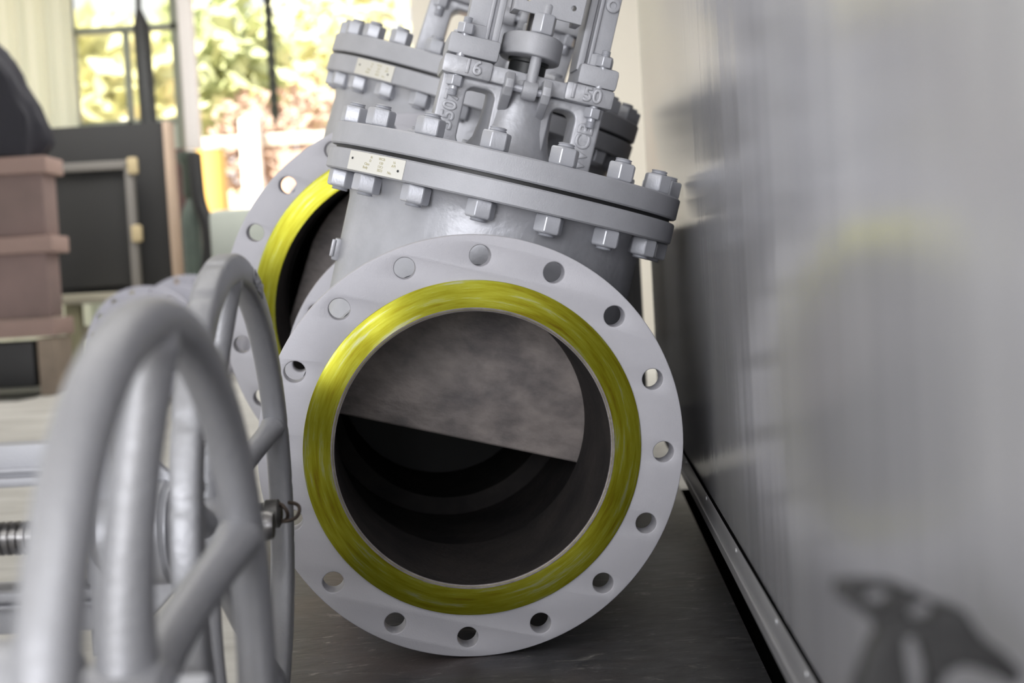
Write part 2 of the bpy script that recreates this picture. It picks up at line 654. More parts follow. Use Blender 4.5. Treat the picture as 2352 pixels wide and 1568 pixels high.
# ------------------------------------------------------------------ lying valves with handwheels
def handwheel(parent, Rw, rad, ax, M, notch=False, dish=.04, mark=False, spoke_r=.011, rot=0.):
    """wheel turned about local z; face at +z"""
    w = bpy.data.objects.new('handwheel', None)
    COL.objects.link(w)
    w.parent = parent
    w.matrix_local = M
    n, m = 240, 20
    bm = bmesh.new()
    rings = []
    for i in range(n):
        a = 2 * PI * i / n
        ring = []
        for j in range(m):
            t = 2 * PI * j / m
            ct, st = math.cos(t), math.sin(t)
            e = .5 if notch else .8
            dr = rad * math.copysign(abs(ct) ** e, ct)
            dz = ax * math.copysign(abs(st) ** e, st)
            rr = Rw - rad + dr
            if notch and ct > .3:
                ph = (a * 24 / (2 * PI)) % 1
                if ph < .16:
                    rr -= .0035 * math.sin(PI * ph / .16)
            ring.append(bm.verts.new((rr * math.cos(a), rr * math.sin(a), dz)))
        rings.append(ring)
    for i in range(n):
        a, b = rings[i], rings[(i + 1) % n]
        for j in range(m):
            q = (j + 1) % m
            bm.faces.new((a[j], b[j], b[q], a[q]))
    link('rim', bm_mesh(bm, ang=60), WHEELM, w)
    for s in range(5):
        a = rot + s * 2 * PI / 5
        ca, sa = math.cos(a), math.sin(a)
        pts = [(.03, -dish), (.06, -dish), (Rw * .55, -dish * .62), (Rw - rad * 2 - .030, -dish * .22), (Rw - rad * 2 - .008, -dish * .1), (Rw - rad * 2 + .002, -dish * .05), (Rw - rad * 1.25, 0)]
        me = tube([(r * ca, r * sa, z) for r, z in pts], spoke_r, 5, [1.3, 1.15, 1, 1, 1.1, 1.25, 1.0], smooth_path=True)
        # oval section: deeper along the axle
        link('spoke', me, WHEELM, w)
    link('hub', lathe([(.030, -dish - .028), (.036, -dish - .024), (.038, -dish + .0), (.036, -dish + .022), (.028, -dish + .028)], 40), WHEELM, w)
    link('hub_nut', nut_mesh(.026, .022, .3), NUTM, w, M=T(0, 0, -dish + .027))
    link('stem_end', lathe([(.015, 0), (.0155, .06), (.013, .066)], 20, T(0, 0, -dish)), STEEL, w)
    if mark:
        link('raised_lettering', text_mesh('OPEN', .022, .001, T((Rw - rad) * math.cos(mark), (Rw - rad) * math.sin(mark), ax) @ Matrix.Rotation(mark - PI / 2, 4, 'Z'), .0008), WHEELM, w)
    return w


def lying_valve(label, centre, yaw, tilt, Rw, rad, ax, k, upright, notch, spoke_r, rot, mark=False, dish=.04, sleeve=.054, wheel_z=1.15, grp=None):
    """stem points along +x; built about the wheel centre"""
    z = Vector((math.cos(yaw) * math.cos(tilt), -math.sin(yaw) * math.cos(tilt), math.sin(tilt)))
    if upright:
        x = Vector((0, 0, 1))
    else:
        x = Vector((0, 1, 0))
    y = z.cross(x).normalized()
    x = y.cross(z).normalized()
    M = Matrix((x, y, z)).transposed().to_4x4()
    root_pt = Vector(centre) + Vector((0, 0, CAMZ))
    D = dict(D1)
    for q in ('Rf', 'BC', 'RF', 'bore', 'L', 'rbody', 'gate_y', 'gate_z', 'rb', 'h0', 'h1', 'h2', 'h3', 'rbc', 'nut', 'th', 'hr'):
        D[q] = D1[q] * k
    D['k'] = k
    wz = wheel_z * k
    org = root_pt - z * wz - y * (D['L'] / 2)
    M.translation = org
    top = (D['h3'] + (0) * k)
    at = (wz - .135 - top) / k + .4166
    rt = gate_valve(label, M, D, group=grp, letters=False, arm_top=at, extra_tag=None, wheel=(wz - .02 - top) / k + .4166)
    W0 = T(0, D['L'] / 2, wz)
    # bearing housing under the wheel with gussets
    h = lathe([(sleeve * .62, -.15), (sleeve, -.135), (sleeve, -.075), (sleeve * .93, -.07), (sleeve * .93, -.055 - dish * .4), (sleeve * .55, -.05 - dish * .4)], 48, W0)
    link('bearing_housing', h, CAST, rt)
    g = plate2d([[(-.16, .03), (-.16, .125), (-.125, .118), (-.062, sleeve - .004), (-.062, .03)]], .012, .002,
                W0 @ Matrix(((0, 1, 0, 0), (0, 0, 1, 0), (1, 0, 0, 0), (0, 0, 0, 1))), 1)
    g2 = g.copy()
    g2.transform(W0 @ Matrix.Rotation(PI, 4, 'Z') @ W0.inverted())
    link('gusset', g, CAST, rt)
    link('gusset', g2, CAST, rt)
    # visible threaded stem
    rr = .0175
    prof = []
    zz = -.62 * k
    while zz < -.15:
        prof += [(rr, zz), (rr, zz + .004), (rr * .86, zz + .005), (rr * .86, zz + .007)]
        zz += .008
    link('stem_thread', lathe(prof, 20, W0, ang=20), STEEL, rt)
    handwheel(rt, Rw, rad, ax, W0, notch, dish, mark, spoke_r, rot)
    return rt


# B : sharper wheel beside the front flange ; A : nearest, strongly blurred wheel
valveB = lying_valve('lying silver gate valve with a notched flat-rimmed handwheel beside the yellow-ringed flange', (-.2858, 1.4192, -.2383), -.0183, -.0108, .28, .0160, .0135, .8, True, True, .0125, 0.0, mark=-.35, dish=.035, grp=None)
valveA = lying_valve('lying silver gate valve nearest the camera, its blurred handwheel at lower left', (-.2121, .8293, -.2535), .0011, .0066, .255, .0150, .0150, .66, False, False, .0150, PI / 2, dish=.03, wheel_z=1.10)

# twisted wire and plug hanging on the rim of wheel B
wt = thing('wire_tie', 'dark plug with twisted wire tied round the rim of the notched handwheel', 'wire', T(*W(612, 1180, 1.58)))
pb = lathe([(.008, -.022), (.0125, -.02), (.0135, -.002), (.0165, .0), (.0165, .014), (.012, .017)], 18, Matrix.Rotation(1.1, 4, 'X') @ AX['X'])
link('plug', pb, mat('dirty_steel', (.16, .155, .15), .35, .6, .8, 60, .5, 40), wt)
rnd = random.Random(3)
pts = [(.0 + .014 * math.cos(t * 1.1) + t * .0022, .010 * math.sin(t * 1.7), .012 * math.sin(t * 1.1) + rnd.uniform(-.003, .003)) for t in range(0, 14)]
link('twisted_wire', tube(pts, .0022, 3, smooth_path=True), mat('rusty_wire', (.10, .075, .06), .5, .5, .4, 90, .5, 60), wt)

# two more flanged valves further back, seen over the nearest wheel
def end_flange_valve(label, px, py, rpx, Y):
    c_ = W(px, py, Y)
    Rf = rpx / FPX * Y
    M = Matrix(((1, 0, 0, 0), (0, 0, 1, 0), (0, 1, 0, 0), (0, 0, 0, 1)))
    root = thing('flanged_valve', label, 'valve', T(c_.x, Y, c_.z))
    holes = [circ(Rf * .905 * math.sin(a), Rf * .905 * math.cos(a), Rf * .046, 20) for a in [(i + .5) * PI / 8 for i in range(16)]]
    me = plate2d([circ(0, 0, Rf, 128), circ(0, 0, Rf * .65, 64)] + holes, .036, .002, M, 2)
    fo = link('flange', me, LAV, root)
    link('raised_face', lathe([(Rf * .65, -.0205), (Rf * .79, -.0205), (Rf * .79, -.014), (Rf * .65, -.014)], 96, AX['Y'], close=True), LAV, fo)
    link('body', lathe([(Rf * .74, .012), (Rf * .62, .04), (Rf * .62, .2), (Rf * .75, .28), (Rf * .75, .45), (Rf * .62, .52), (Rf * .62, .70)], 64, AX['Y'], caps=False, ang=50), CAST, root)
    link('bore', lathe([(Rf * .65, -.018), (Rf * .60, .02), (Rf * .60, .30), (.01, .31)], 48, AX['Y'], caps=False), IRON, root)
    me2 = plate2d([circ(0, 0, Rf, 96), circ(0, 0, Rf * .65, 64)], .036, .002, T(0, .71, 0) @ M, 2)
    link('flange', me2, LAV, root)
    return root


end_flange_valve('pale silver valve flange with empty bolt holes just behind the nearest handwheel', 335, 787, 131, 7.45)
end_flange_valve('pale silver valve flange half hidden, furthest back behind the two handwheels', 436, 758, 127, 8.65)

# timbers that carry the raised tails of the valves
WOOD = mat('dunnage_wood', (.30, .21, .13), .8, 0, .5, 30, .4, 6, stretch=(1, 8, 8))


def timber(label, M, x, y, z0, sx, sy, h):
    o = link('timber_block', box((0, 0, h / 2), (sx, sy, h), .004), WOOD, None, loc=(x, y, z0))
    return tag(o, label, 'timber')


p = valve1.matrix_world @ Vector((0, .79, 0))
timber('timber block under the rear flange of the sharp front valve', None, p.x, p.y, 0, .30, .09, max(.01, p.z - .2985 - .003))
p = valve2.matrix_world @ Vector((0, .03, 0))
timber('timber block under the front flange of the larger valve behind', None, p.x, p.y + .02, 0, .34, .10, max(.01, p.z - .4065 - .004))
p = valve2.matrix_world @ Vector((0, .60, 0))
timber('timber block under the rear flange of the larger valve behind', None, p.x, p.y, 0, .34, .10, max(.01, p.z - .4065 - .004))

# ------------------------------------------------------------------ room shell
WDIR = Vector((math.sin(R(2.91)), math.cos(R(2.91)), 0))
WN = Vector((-math.cos(R(2.91)), math.sin(R(2.91)), 0))     # towards the valves
WX = .1775


def wp(s, off, z):
    """point on the right wall: s along, off from the surface, z up"""
    b = Vector((WX, 0, 0)) + WDIR * s + WN * off
    b.z = z
    return b


WM = Matrix((WDIR, -WN, Vector((0, 0, 1)))).transposed().to_4x4()   # x along wall, y into the wall, z up
WM.translation = wp(0, 0, 0)


def wall_material():
    m, n, l, p = nt('grey_gloss_wall')
    tc = n.new('ShaderNodeTexCoord')
    mp = n.new('ShaderNodeMapping')
    mp.inputs['Scale'].default_value = (9, 1, .55)
    l.new(tc.outputs['Object'], mp.inputs[0])
    t = n.new('ShaderNodeTexNoise')
    t.inputs['Scale'].default_value = 1.
    t.inputs['Detail'].default_value = 3
    t.inputs['Roughness'].default_value = .45
    l.new(mp.outputs[0], t.inputs['Vector'])
    b = n.new('ShaderNodeBump')
    b.inputs['Strength'].default_value = .5
    b.inputs['Distance'].default_value = .004
    l.new(t.outputs['Fac'], b.inputs['Height'])
    t3 = n.new('ShaderNodeTexNoise')
    t3.inputs['Scale'].default_value = 500
    l.new(tc.outputs['Object'], t3.inputs['Vector'])
    b2 = n.new('ShaderNodeBump')
    b2.inputs['Strength'].default_value = .15
    b2.inputs['Distance'].default_value = .0005
    l.new(t3.outputs['Fac'], b2.inputs['Height'])
    l.new(b.outputs[0], b2.inputs['Normal'])
    l.new(b2.outputs[0], p.inputs['Normal'])
    mp2 = n.new('ShaderNodeMapping')
    mp2.inputs['Scale'].default_value = (3.5, 1, .8)
    l.new(tc.outputs['Object'], mp2.inputs[0])
    t2 = n.new('ShaderNodeTexNoise')
    t2.inputs['Scale'].default_value = 2.
    t2.inputs['Detail'].default_value = 4
    l.new(mp2.outputs[0], t2.inputs['Vector'])
    r = n.new('ShaderNodeValToRGB')
    r.color_ramp.elements[0].position = .3
    r.color_ramp.elements[0].color = (.35, .35, .375, 1)
    r.color_ramp.elements[1].position = .7
    r.color_ramp.elements[1].color = (.41, .41, .43, 1)
    l.new(t2.outputs['Fac'], r.inputs[0])
    l.new(r.outputs[0], p.inputs['Base Color'])
    p.inputs['Roughness'].default_value = .17
    p.inputs['Specular IOR Level'].default_value = .5
    p.inputs['Metallic'].default_value = .15
    return m


WALLM = wall_material()
o = link('wall_right', box((1.59, .15, 1.596), (3.67, .30, 2.806), .002), WALLM, None)
o.matrix_world = WM
struct(o)
# pressed lip along the foot of the wall
lip = box((1.59, .026, .1641), (3.67, .058, .0530), .0022)
o = link('trim_1', join(lip, box((1.59, -.0045, .1590), (3.67, .003, .0018), .0006)), mat('lip_paint', (.30, .30, .315), .3, .2, .2, 60, .1, 6), None)
o.matrix_world = WM
struct(o)
for s in (.46, .64, .82, 1.0, 1.17, 1.35, 1.7, 2.1, 2.5):
    rv = link('rivet', lathe([(.0034, 0), (.003, .0014), (.0014, .002)], 14, T(s, -.003, .1835) @ Matrix.Rotation(PI / 2, 4, 'X')), mat('rivet_paint', (.30, .30, .31), .35, .3), o)
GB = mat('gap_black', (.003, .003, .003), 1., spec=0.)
sm_ = link('trim_4', box((1.59, .0255, .1920), (3.67, .056, .0028), .0), GB, None)
sm_.matrix_world = WM
struct(sm_)
g = link('gap_shade', join(box((1.59, .19, .0575), (3.6, .2, .155)), box((1.59, .06, -.012), (3.6, .04, .014))), GB, None)  # added plinth and floor strip, black to paint in the gap's shade
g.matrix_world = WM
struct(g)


def ground_material(name, c1, c2, scale, stretch, rough, bump, extra=None):
    m, n, l, p = nt(name)
    tc = n.new('ShaderNodeTexCoord')
    mp = n.new('ShaderNodeMapping')
    mp.inputs['Scale'].default_value = stretch
    l.new(tc.outputs['Object'], mp.inputs[0])
    t = n.new('ShaderNodeTexNoise')
    t.inputs['Scale'].default_value = scale
    t.inputs['Detail'].default_value = 9
    t.inputs['Roughness'].default_value = .62
    t.inputs['Distortion'].default_value = .6
    l.new(mp.outputs[0], t.inputs['Vector'])
    r = n.new('ShaderNodeValToRGB')
    r.color_ramp.elements[0].position = .36
    r.color_ramp.elements[0].color = (*c1, 1)
    r.color_ramp.elements[1].position = .66
    r.color_ramp.elements[1].color = (*c2, 1)
    l.new(t.outputs['Fac'], r.inputs[0])
    out = r.outputs[0]
    if extra:
        # worn pale scratches and a rusty brown band
        mp2 = n.new('ShaderNodeMapping')
        mp2.inputs['Scale'].default_value = (8, 20, 1)
        mp2.inputs['Rotation'].default_value = (0, 0, R(12))
        l.new(tc.outputs['Object'], mp2.inputs[0])
        t2 = n.new('ShaderNodeTexNoise')
        t2.inputs['Scale'].default_value = 1.2
        t2.inputs['Detail'].default_value = 8
        t2.inputs['Roughness'].default_value = .75
        t2.inputs['Distortion'].default_value = 2.2
        l.new(mp2.outputs[0], t2.inputs['Vector'])
        r2 = n.new('ShaderNodeValToRGB')
        r2.color_ramp.elements[0].position = .57
        r2.color_ramp.elements[0].color = (0, 0, 0, 1)
        r2.color_ramp.elements[1].position = .74
        r2.color_ramp.elements[1].color = (1, 1, 1, 1)
        l.new(t2.outputs['Fac'], r2.inputs[0])
        mx = n.new('ShaderNodeMixRGB')
        mx.inputs[2].default_value = (.30, .29, .27, 1)
        l.new(r2.outputs[0], mx.inputs[0])
        t3 = n.new('ShaderNodeTexNoise')
        t3.inputs['Scale'].default_value = 3.5
        t3.inputs['Detail'].default_value = 5
        l.new(tc.outputs['Object'], t3.inputs['Vector'])
        r3 = n.new('ShaderNodeValToRGB')
        r3.color_ramp.elements[0].position = .52
        r3.color_ramp.elements[0].color = (0, 0, 0, 1)
        r3.color_ramp.elements[1].position = .66
        r3.color_ramp.elements[1].color = (.7, .7, .7, 1)
        l.new(t3.outputs['Fac'], r3.inputs[0])
        mb = n.new('ShaderNodeMixRGB')
        mb.inputs[2].default_value = (.060, .045, .042, 1)
        l.new(r3.outputs[0], mb.inputs[0])
        l.new(out, mb.inputs[1])
        l.new(mb.outputs[0], mx.inputs[1])
        out = mx.outputs[0]
    l.new(out, p.inputs['Base Color'])
    b = n.new('ShaderNodeBump')
    b.inputs['Strength'].default_value = bump
    b.inputs['Distance'].default_value = .003
    l.new(t.outputs['Fac'], b.inputs['Height'])
    l.new(b.outputs[0], p.inputs['Normal'])
    p.inputs['Roughness'].default_value = rough
    return m


# floor and the dark steel sheet the front valve stands on
fl = link('floor', box((0, 4.6, -.045), (22, 16, .05)), ground_material('pale_floor', (.42, .41, .385), (.60, .59, .56), 2.2, (1, 3, 1), .6, .3), None)
struct(fl)


def wedge(pts, z0, z1, m, name):
    bm = bmesh.new()
    a = [bm.verts.new((x, y, z0)) for x, y in pts]
    b = [bm.verts.new((x, y, z1)) for x, y in pts]
    bm.faces.new(a[::-1])
    bm.faces.new(b)
    for i in range(len(pts)):
        j = (i + 1) % len(pts)
        bm.faces.new((a[i], a[j], b[j], b[i]))
    return link(name, bm_mesh(bm), m, None)


def floor_pt(px, py):
    d = W(px, py, 1.) - Vector((0, 0, CAMZ))
    k = -CAMZ / d.z
    return (d.x * k, d.y * k)


fa, fb = floor_pt(672, 1568), floor_pt(650, 1300)
k = (4.2 - fa[1]) / (fb[1] - fa[1])
far = (fa[0] + (fb[0] - fa[0]) * 1.6, fa[1] + (fb[1] - fa[1]) * 1.6)
k0 = (.3 - fa[1]) / (fb[1] - fa[1])
near = (fa[0] + (fb[0] - fa[0]) * k0, .3)
c0, c1 = wp(.3, -.0395, 0), wp(3.5, -.0395, 0)
sp_ = wedge([near, (c0.x, c0.y), (c1.x, c1.y), (far[0] - .1, c1.y - .1)], -.019, 0, ground_material('dark_steel_sheet', (.022, .022, .0245), (.056, .056, .062), 7, (3, 6, 1), .46, .6, True), 'steel_sheet')
tag(sp_, 'dark scuffed steel sheet on the floor beneath the front valve', 'metal sheet')


# ------------------------------------------------------------------ background helpers
def PB(px0, py0, px1, py1, Y, dep, bevel=.008):
    xm, ym = (px0 + px1) / 2, (py0 + py1) / 2
    x0, x1 = W(px0, ym, Y).x, W(px1, ym, Y).x
    z1, z0 = W(xm, py0, Y).z, W(xm, py1, Y).z
    return box(((x0 + x1) / 2, Y + dep / 2, (z0 + z1) / 2), (x1 - x0, dep, z1 - z0), bevel)


def ZB(px0, px1, Y, dep, z0, z1, bevel=.008, ym=500):
    x0, x1 = W(px0, ym, Y).x, W(px1, ym, Y).x
    return box(((x0 + x1) / 2, Y + dep / 2, (z0 + z1) / 2), (x1 - x0, dep, z1 - z0), bevel)


FZ = -.02      # level of the pale floor


def fpt(px, py):
    d = W(px, py, 1.) - Vector((0, 0, CAMZ))
    k = (FZ - CAMZ) / d.z
    return (d.x * k, d.y * k)


# brown crates
CR = mat('crate_brown', (.21, .145, .135), .7, 0, .3, 8, .2, 2, col2=(.16, .115, .105))
CRL = mat('crate_brown_edge', (.29, .20, .175), .65, 0, .2, 8, .1, 2)
Yc = 8.5
lv = [(362, 402, -120, 106), (402, 545, -120, 101), (545, 585, -120, 120), (585, 735, -120, 110)]
for i, (lid, bod, lab) in enumerate(((lv[0], lv[1], 'brown crate with a thick lid, upper one of the stack at the left edge'), (lv[2], lv[3], 'brown crate with a thick lid, lower one of the stack at the left edge'))):
    t = thing('crate', lab, 'crate', None, 'brown lidded crates')
    link('lid', PB(lid[2], lid[0], lid[3], lid[1], Yc - .04, .34, .015), CRL, t)
    link('box_body', PB(bod[2], bod[0], bod[3], bod[1], Yc, .26), CR, t)
t = thing('skid', 'brown base skid under the stacked brown crates at the left edge', 'pallet')
link('deck', PB(-120, 736, 126, 778, Yc - .04, .38), CRL, t)
zb = W(60, 778, Yc).z
SW = mat('skid_wood', (.25, .20, .155), .8, 0, .3, 12, .3, 4)
for px in (-80, 108):
    link('foot', box((W(px, 800, Yc).x, Yc + .15, (zb + FZ) / 2), (.11, .34, zb - FZ), .015), SW, t)
o = link('crate_shade_block', PB(-48, 786, 80, 893, Yc + .02, .3, .02), BLACK, None)  # black block standing in for the shade beneath the crates
tag(o, 'black block added as the shade under the brown crates', 'shade block')
# black cloth bundle on the crates
bm = bmesh.new()
pts = [(-110, 361), (84, 358), (104, 330), (100, 296), (72, 240), (46, 196), (22, 150), (0, 112), (-110, 10)]
fr = [W(x, y, Yc + .05) for x, y in pts]
n = len(fr)
cx = sum((v.x for v in fr)) / n
cz = sum((v.z for v in fr)) / n
zlow = W(0, 350, Yc).z
rings = []
for j in range(9):
    f = math.sin(PI * (j + .6) / 10.2) ** .5
    rings.append([bm.verts.new((cx + (v.x - cx) * f + .02 * math.sin(j * 2 + i), Yc + .02 + .26 * j / 8, cz + (v.z - cz) * f if v.z > zlow else v.z)) for i, v in enumerate(fr)])
for a, b in zip(rings, rings[1:]):
    for i in range(n):
        bm.faces.new((a[i], a[(i + 1) % n], b[(i + 1) % n], b[i]))
bm.faces.new(rings[0][::-1])
bm.faces.new(rings[-1])
bmesh.ops.subdivide_edges(bm, edges=bm.edges, cuts=2, use_grid_fill=True, smooth=.6)
cl = link('cloth_bundle', bm_mesh(bm, ang=70), mat('black_cloth', (.016, .016, .024), .8, 0, .8, 6), None)
tag(cl, 'black crumpled cloth bundle heaped on the brown crates', 'cloth')

# bench carrying the black board
Yn = 9.5
PW = mat('bench_wood', (.44, .41, .32), .8, 0, .4, 8, .3, 2, stretch=(1, 5, 5))
t = thing('workbench', 'low wooden bench with a pale top that carries the black board', 'bench')
zt = W(300, 668, Yn).z
zu = W(300, 692, Yn).z
xa, xb = W(138, 680, Yn).x, W(452, 680, Yn).x
link('bench_top', box(((xa + xb) / 2, Yn + .6, (zt + zu) / 2), (xb - xa, 1.2, zt - zu), .01), PW, t)
for px in (165, 290, 430):
    for yy in (Yn + .08, Yn + 1.1):
        link('leg', box((W(px, 760, Yn).x, yy, (zu + FZ) / 2), (.10, .10, zu - FZ), .01), mat('olive_wood', (.27, .255, .16), .8, 0, .3, 8, .3, 4), t)
link('shelf_rail', box(((xa + xb) / 2, Yn + .09, zu - .2), (xb - xa - .06, .05, .10), .01), PW, t)
Yb = 10.2
t = thing('black_board', 'large matt black board with a pale wooden right edge behind the crates', 'board')
z1 = W(240, 286, Yb).z
x0, x1 = W(60, 450, Yb).x, W(385, 450, Yb).x
link('panel', box(((x0 + x1) / 2, Yb + .06, (z1 + zt) / 2), (x1 - x0, .10, z1 - zt - .002), .006), mat('board_black', (.016, .016, .017), .7, 0, .2, 8, .2, 2), t)
xe = W(400, 450, Yb).x
link('edge_strip', box(((x1 + xe) / 2, Yb + .06, (z1 + zt) / 2), (xe - x1, .16, z1 - zt - .002), .006), mat('pale_pine', (.44, .33, .25), .7, 0, .2, 8, .2, 3, stretch=(8, 8, 1)), t)
t = thing('framed_panel', 'smaller black panel in a thin grey frame leaning on the black board', 'panel')
Yp = 10.0
link('panel', PB(100, 392, 296, 660, Yp + .05, .06), mat('panel_black', (.012, .012, .012), .6), t)
GF = mat('frame_grey', (.16, .15, .14), .6)
link('frame', PB(100, 372, 306, 392, Yp, .08), GF, t)
link('frame', PB(294, 376, 312, 666, Yp, .08), GF, t)
for px, py in ((302, 380), (312, 536)):
    link('corner_bracket', PB(px - 12, py - 20, px + 12, py + 20, Yp - .02, .06, .02), mat('bracket_tan', (.42, .34, .20), .6), t)

# dark mat and batten on the floor before the crates
mp_ = [fpt(-200, 928), fpt(40, 921), fpt(78, 914), fpt(112, 897), fpt(190, 856), fpt(-200, 862)]
dm = wedge(mp_[::-1], FZ + .0005, FZ + .006, mat('dark_mat', (.075, .075, .062), .8, 0, .6, 6, .5, 3, col2=(.02, .02, .018)), 'floor_mat')
tag(dm, 'dark grey-green mat lying on the pale floor before the crates', 'mat')
a, b = fpt(-120, 912), fpt(200, 850)
pl = link('batten', tube([(a[0], a[1], .045), (b[0], b[1], .045)], .055, 0), mat('plank_tan', (.55, .46, .30), .7, 0, .2, 8, .2, 3), None)
tag(pl, 'pale tan wooden batten lying diagonally before the crates', 'batten')

# things standing between the board and the rear valve
t = thing('gas_cylinder', 'dark green metal cylinder with a black hose over it, standing right of the black board', 'cylinder')
Yg = 11.0
xg = W(443, 560, Yg).x
zt_ = W(443, 470, Yg).z
rg = .078
link('cylinder', lathe([(rg * .9, FZ), (rg, FZ + .02), (rg, zt_ - .12), (rg * .8, zt_ - .04), (rg * .4, zt_ + .02), (rg * .3, zt_ + .05)], 32, T(xg, Yg, 0)), mat('green_paint', (.13, .17, .145), .5, 0, .2, 8, .3, 3), t)
ztc = W(450, 348, Yg).z
link('cap', lathe([(.03, zt_ + .05), (.05, zt_ + .09), (.045, ztc - .12), (.08, ztc - .06), (.085, ztc)], 24, T(xg, Yg, 0)), mat('green_cap', (.06, .075, .06), .5), t)
hz = [W(446, 352, Yg - .13), W(452, 420, Yg - .13), W(458, 470, Yg - .13), W(480, 520, Yg - .13), W(482, 590, Yg - .12), W(468, 690, Yg - .12)]
link('hose', tube(hz, .056, 4, smooth_path=True), BLACK, t)
o = link('brown_post', ZB(404, 430, 11.2, .1, FZ, W(415, 340, 11.2).z), mat('maroon_wood', (.12, .065, .06), .7, 0, .2, 8, .3, 3), None)
tag(o, 'maroon brown post standing right of the black board edge', 'post')
Yk_ = 9.6
o = link('grey_bin', PB(480, 476, 700, 600, Yk_, .8, .05), mat('grey_green_plastic', (.40, .43, .39), .5, 0, .1, 8, .15, 2), None)
b0 = W(590, 600, Yk_).z
tag(o, 'pale grey-green box standing left of the larger rear valve', 'box')
o = link('box_stand', ZB(495, 685, Yk_ + .1, .6, FZ, b0 - .0045, .01, 600), mat('stand_grey', (.25, .25, .24), .6), None)
tag(o, 'dull grey stand carrying the pale grey-green box', 'stand')

t = thing('reflection_block', 'low dark steel cabinet hidden behind the larger rear valve by the grey wall', 'added block')  # unseen block, added so the wall reflects something dark
DK = mat('block_dark', (.02, .02, .022), .6, .1)
link('block_body', box((.12, 4.15, .31), (.50, .55, .66), .01), DK, t)
link('block_front', box((.12, 3.868, .31), (.44, .012, .56), .004), DK, t)
link('handle', box((.28, 3.853, .36), (.015, .018, .12), .004), STEEL, t)  # unseen detail on the added reflection block

# ------------------------------------------------------------------ far wall with its openings
YW = 12.2
CUR = mat('pale_green_sheet', (.50, .53, .45), .6, 0, .1, 3, .08, 1, stretch=(6, 1, .3))
o = link('wall_back', ZB(-900, -190, YW, .12, FZ, 3.4), CUR, None)
struct(o)
def curtain_mat():
    m, n, l, p = nt('curtain_cloth')
    p.inputs['Base Color'].default_value = (.80, .82, .68, 1)
    p.inputs['Roughness'].default_value = .8
    tr = n.new('ShaderNodeBsdfTranslucent')
    tr.inputs[0].default_value = (.62, .64, .54, 1)
    mx = n.new('ShaderNodeMixShader')
    mx.inputs[0].default_value = .5
    l.new(p.outputs[0], mx.inputs[1])
    l.new(tr.outputs[0], mx.inputs[2])
    l.new(mx.outputs[0], n['Material Output'].inputs[0])
    return m


bm = bmesh.new()
x0, x1 = W(-200, 150, YW - .3).x, W(170, 150, YW - .2).x
zc = FZ + .001
cols = []
for i in range(120):
    f = i / 119
    x = x0 + (x1 - x0) * f
    y = YW - .2 + .045 * math.sin(f * 34) + .025 * math.sin(f * 71 + 1)
    cols.append((bm.verts.new((x, y, zc)), bm.verts.new((x, y, 3.3))))
for a, b in zip(cols, cols[1:]):
    bm.faces.new((a[0], b[0], b[1], a[1]))
o = link('curtain', bm_mesh(bm, ang=60), curtain_mat(), None)
tag(o, 'pale green curtain hanging in soft folds behind the crates', 'curtain')
FRM = mat('window_frame_green', (.22, .24, .19), .5)
glass, n_, l_, p_ = nt('window_glass')
p_.inputs['Transmission Weight'].default_value = 1
p_.inputs['Roughness'].default_value = .12
p_.inputs['IOR'].default_value = 1.1
p_.inputs['Base Color'].default_value = (.97, .97, .88, 1)
wz0 = W(280, 292, YW).z
wroot = link('window_1', join(ZB(166, 176, YW, .1, wz0 - .1, 3.35, .004, 200), PB(170, 58, 408, 72, YW, .1, .004), PB(286, 66, 298, 290, YW, .1, .004),
                              ZB(400, 414, YW, .12, FZ, 3.35, .004, 200), PB(170, 276, 408, 292, YW, .1, .004)), FRM, None)
struct(wroot)
link('pane', PB(176, -170, 402, 278, YW + .05, .006, 0), glass, wroot)
o = link('wall_left', ZB(172, 412, YW + .01, .1, FZ, wz0, .002, 300), CUR, None)
struct(o)
o = link('trim_3', ZB(417, 448, YW - .15, .12, W(440, 345, YW).z, 3.4, .006, 170), mat('white_post_paint', (.80, .76, .74), .6), None)
struct(o)
o = link('wall_right_far', ZB(952, 1900, YW, .12, FZ, 3.4, .002, 200), mat('cream_wall', (.74, .70, .62), .7, 0, .1, 4, .06, 1), None)
struct(o)
# dark leaning pole and chain in front of the openings
pp = [W(313, -150, 11.6), W(318, 20, 11.6), W(325, 62, 11.6), W(341, 272, 11.6)]
low = W(352, 285, 11.6)
o = link('support_pole', tube([(pp[0].x, 11.6, 3.39)] + [tuple(v) for v in pp[1:]] + [(low.x + .13, 11.6, FZ)], .070, 4, [.3, .32, 1, 1, 1]), DARKPAINT, None)
tag(o, 'dark leaning pole with a thin upper end standing before the window', 'pole')
t = thing('hanging_chain', 'thin dark chain hanging in the bright opening left of the rear valve', 'chain')
pt1 = W(632, 268, 11.4)
pt0 = W(604, -150, 11.4)
pt0 = Vector((pt0.x, pt0.y, 3.40))
nl = 30
lm = tube([(math.cos(a) * .026, 0, math.sin(a) * .058) for a in [2 * PI * i / 14 for i in range(15)]], .012, 2)
lm.materials.append(mat('chain_steel', (.06, .065, .05), .5, .6))
for i in range(nl):
    q = bpy.data.objects.new('link', lm)
    COL.objects.link(q)
    q.parent = t
    q.location = pt0.lerp(pt1, i / (nl - 1))
    q.rotation_euler = (0, 0, (i % 2) * PI / 2 + .5)

